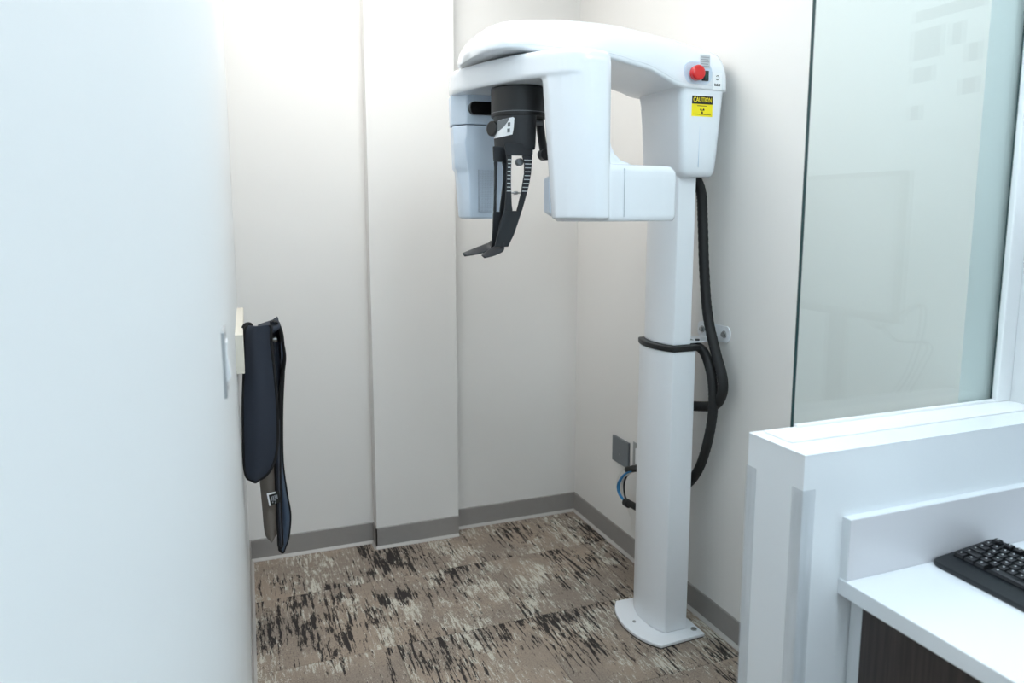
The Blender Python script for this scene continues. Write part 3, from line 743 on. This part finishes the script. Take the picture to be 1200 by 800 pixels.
for u, v, h_ in ((.28, .32, .34), (.42, .3, .4), (.56, .28, .25), (.56, .6, .2), (.72, .3, .34), (.3, .74, .1), (.5, .86, .08)):
    link('label_print', on_tag(u, u+.09, v, v+h_), 'printgrey', tg)

# ------------------------------------------------------------------ corner guards on the half wall
def guard(cx, cy, sx, sy, label):
    g = .0018; l_ = .029
    P = [(cx-sx*g, cy-sy*g), (cx+sx*l_, cy-sy*g), (cx+sx*l_, cy), (cx, cy), (cx, cy+sy*l_), (cx-sx*g, cy+sy*l_)]
    o = link('corner_guard', prism(P, .10, 1.012), 'vinyl', origin=(cx, cy, .10)); tag(o, label, 'corner guard', 'clear guards on the half wall end')
guard(XH-.0005, YH0-.0005, 1, 1, 'clear vinyl corner guard on the half wall corner nearest the desk')
guard(XH-.0005, YH1+.0005, 1, -1, 'clear vinyl corner guard on the half wall corner facing the scanner alcove')

# ------------------------------------------------------------------ counter, backsplash, cabinet
DZ = .814; DX = 1.135
ct = link('countertop', box(DX, XO, -.6, YH0, DZ-.034, DZ, bev=.0015), 'lam', origin=(DX, .3, DZ-.034)); tag(ct, 'white laminate countertop running along the aisle below the glass', 'countertop')
bs = link('backsplash', box(1.138, XO, YH0-.020, YH0, DZ, .943, bev=.0012), 'lam_grey', origin=(1.4, YH0, DZ)); tag(bs, 'upstand of pale grey laminate between countertop and half wall', 'backsplash')
link('top_edge', box(1.1385, XO, YH0-.0195, YH0-.0002, .943, .9438), 'lam', bs)
link('end_edge', box(1.1372, 1.138, YH0-.0195, YH0-.0002, DZ+.001, .943), 'lam', bs)
cb = empty('base_cabinet', (1.45, .5, 0), 'dark brown wood grain base cabinet under the white countertop', 'cabinet')
link('body', box(1.175, XO-.002, -.58, 1.050, .10, DZ-.034), 'wood', cb)
link('toe_kick', box(1.23, XO-.002, -.58, 1.050, 0, .10), 'black', cb)
for k, (a, b) in enumerate(((.605, 1.045), (.155, .598), (-.295, .148))):
    d = link('door', box(1.158, 1.175, a, b, .115, DZ-.040, bev=.001), 'wood', cb)
    hy = a+.05 if k % 2 == 0 else b-.05
    link('handle', tube([(1.158, hy, .60), (1.132, hy, .605), (1.132, hy, .715), (1.158, hy, .72)], .005, None, 8, 4), 'steel', d, True)
fl = link('filler_strip', box(1.172, XO-.002, 1.050, YH0-.002, 0, DZ-.034), 'lam', cb)

# ------------------------------------------------------------------ keyboard on the counter
kb = empty('keyboard', (1.362, 1.066, DZ), 'black computer keyboard lying on the white countertop', 'keyboard', rz=R(-92.6))
KW, KD = .445, .178
plan = rrect(0, KW, 0, KD, .016, 5)
KS = .022
def kz(y): return .011+KS*(y/KD)
bm = bmesh.new()
loft([[(x, y, max(0, kz(y)-.0165)) for x, y in shrink(plan, .985)], [(x, y, max(0.003, kz(y)-.012)) for x, y in plan], [(x, y, kz(y)-.003) for x, y in plan], [(x, y, kz(y)) for x, y in shrink(plan, .988)]], bm)
link('body', bm, 'keyboard', kb, local=True)
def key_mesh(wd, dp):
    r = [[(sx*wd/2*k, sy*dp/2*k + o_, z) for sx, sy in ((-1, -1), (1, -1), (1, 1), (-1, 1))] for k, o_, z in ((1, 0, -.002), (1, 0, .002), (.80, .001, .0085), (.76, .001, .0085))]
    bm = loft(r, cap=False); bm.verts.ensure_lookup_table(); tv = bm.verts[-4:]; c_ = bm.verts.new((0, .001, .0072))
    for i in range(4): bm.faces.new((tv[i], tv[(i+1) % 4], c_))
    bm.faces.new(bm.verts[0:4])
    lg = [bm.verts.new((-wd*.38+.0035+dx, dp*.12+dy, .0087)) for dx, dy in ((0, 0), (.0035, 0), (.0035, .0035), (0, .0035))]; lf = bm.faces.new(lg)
    lf.material_index = 1  # pale generic legend mark, also painting in the glint on the key top
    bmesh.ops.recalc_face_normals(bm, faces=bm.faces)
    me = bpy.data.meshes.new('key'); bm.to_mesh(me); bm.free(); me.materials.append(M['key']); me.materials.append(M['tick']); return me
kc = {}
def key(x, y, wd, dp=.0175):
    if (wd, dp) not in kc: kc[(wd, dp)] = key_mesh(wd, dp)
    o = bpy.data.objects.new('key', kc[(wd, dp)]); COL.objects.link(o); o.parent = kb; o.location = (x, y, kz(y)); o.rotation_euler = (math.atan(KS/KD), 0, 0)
for fx in (.03, KW-.07): link('flip_foot', box(fx, fx+.04, KD-.025, KD-.018, 0, .018), 'key', kb, local=True)
U = .019
rows_ = [[1.25, 1.25, 1.25, 6.25, 1.25, 1.25, 1.25, 1.25], [2.25]+[1]*10+[2.75], [1.75]+[1]*11+[2.25], [1.5]+[1]*12+[1.5], [1]*13+[2]]
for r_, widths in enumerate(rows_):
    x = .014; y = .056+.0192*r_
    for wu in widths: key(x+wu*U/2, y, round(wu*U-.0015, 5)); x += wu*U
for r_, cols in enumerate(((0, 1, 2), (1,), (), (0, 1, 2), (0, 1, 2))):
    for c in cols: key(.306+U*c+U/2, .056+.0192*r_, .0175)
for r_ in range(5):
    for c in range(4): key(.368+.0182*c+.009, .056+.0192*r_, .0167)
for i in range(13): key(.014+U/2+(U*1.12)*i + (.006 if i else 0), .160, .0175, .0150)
for (x) in (.385, .400, .415): link('indicator_light', box(x, x+.006,   .160, .163, .0285, .0318), 'tick', kb, local=True)

# ------------------------------------------------------------------ behind the glass's reflection: monitor and poster on the counter-side wall
mon = empty('monitor', (1.66, .78, DZ), 'flat computer monitor on a stand at the back of the countertop', 'monitor')
def screen_mat():
    m = bpy.data.materials.new('screen_image'); m.use_nodes = True; nt = m.node_tree; p = nt.nodes['Principled BSDF']
    tc = nt.nodes.new('ShaderNodeTexCoord'); n = nt.nodes.new('ShaderNodeTexNoise'); n.inputs['Scale'].default_value = 9; n.inputs['Detail'].default_value = 2
    cr = nt.nodes.new('ShaderNodeValToRGB'); cr.color_ramp.elements[0].color = lin((170, 190, 200)); cr.color_ramp.elements[1].color = lin((225, 235, 240))
    nt.links.new(tc.outputs['Object'], n.inputs['Vector']); nt.links.new(n.outputs['Fac'], cr.inputs['Fac'])
    nt.links.new(cr.outputs['Color'], p.inputs['Emission Color']); p.inputs['Emission Strength'].default_value = .3
    p.inputs['Base Color'].default_value = (.1, .1, .1, 1); p.inputs['Roughness'].default_value = .2
    return m
o = link('bezel', box(1.680, 1.715, .53, 1.01, 1.25, 1.66, bev=.004), 'black', mon)
link('screen', box(1.678, 1.681, .545, .995, 1.275, 1.645), screen_mat(), mon)
link('stand_neck', box(1.715, 1.74, .74, .80, DZ+.012, 1.40, bev=.003), 'grey', mon)
link('stand_foot', box(1.62, 1.79, .68, .86, DZ, DZ+.012, bev=.003), 'grey', mon)
for k, (y0, y1) in enumerate(((.90, 1.03), (.95, 1.06))):
    link('cable', tube([(1.73, .86, 1.32), (1.75, y0, 1.22-.02*k), (1.76, y1, 1.30-.10*k), (1.77, y1-.03, 1.12), (1.77, y0, .95), (1.77, y0-.02, DZ+.004)], .004, None, 8, 8), 'grey', mon, True)
po = link('wall_poster', box(XO-.002, XO, .895, 1.126, 1.775, 2.105), 'poster', origin=(XO, 1.01, 1.775)); tag(po, 'white printed notice with grey blocks on the wall above the countertop', 'poster')
for (a, b, c, d) in ((.905, 1.116, 2.06, 2.09), (.905, 1.0, 1.96, 2.04), (1.02, 1.06, 1.98, 2.035), (1.07, 1.11, 1.93, 1.975), (.91, .98, 1.90, 1.94), (1.06, 1.11, 1.85, 1.89), (.91, .95, 1.80, 1.84)):
    link('printed_block', box(XO-.0026, XO-.0019, a, b, c, d), 'grey', po)
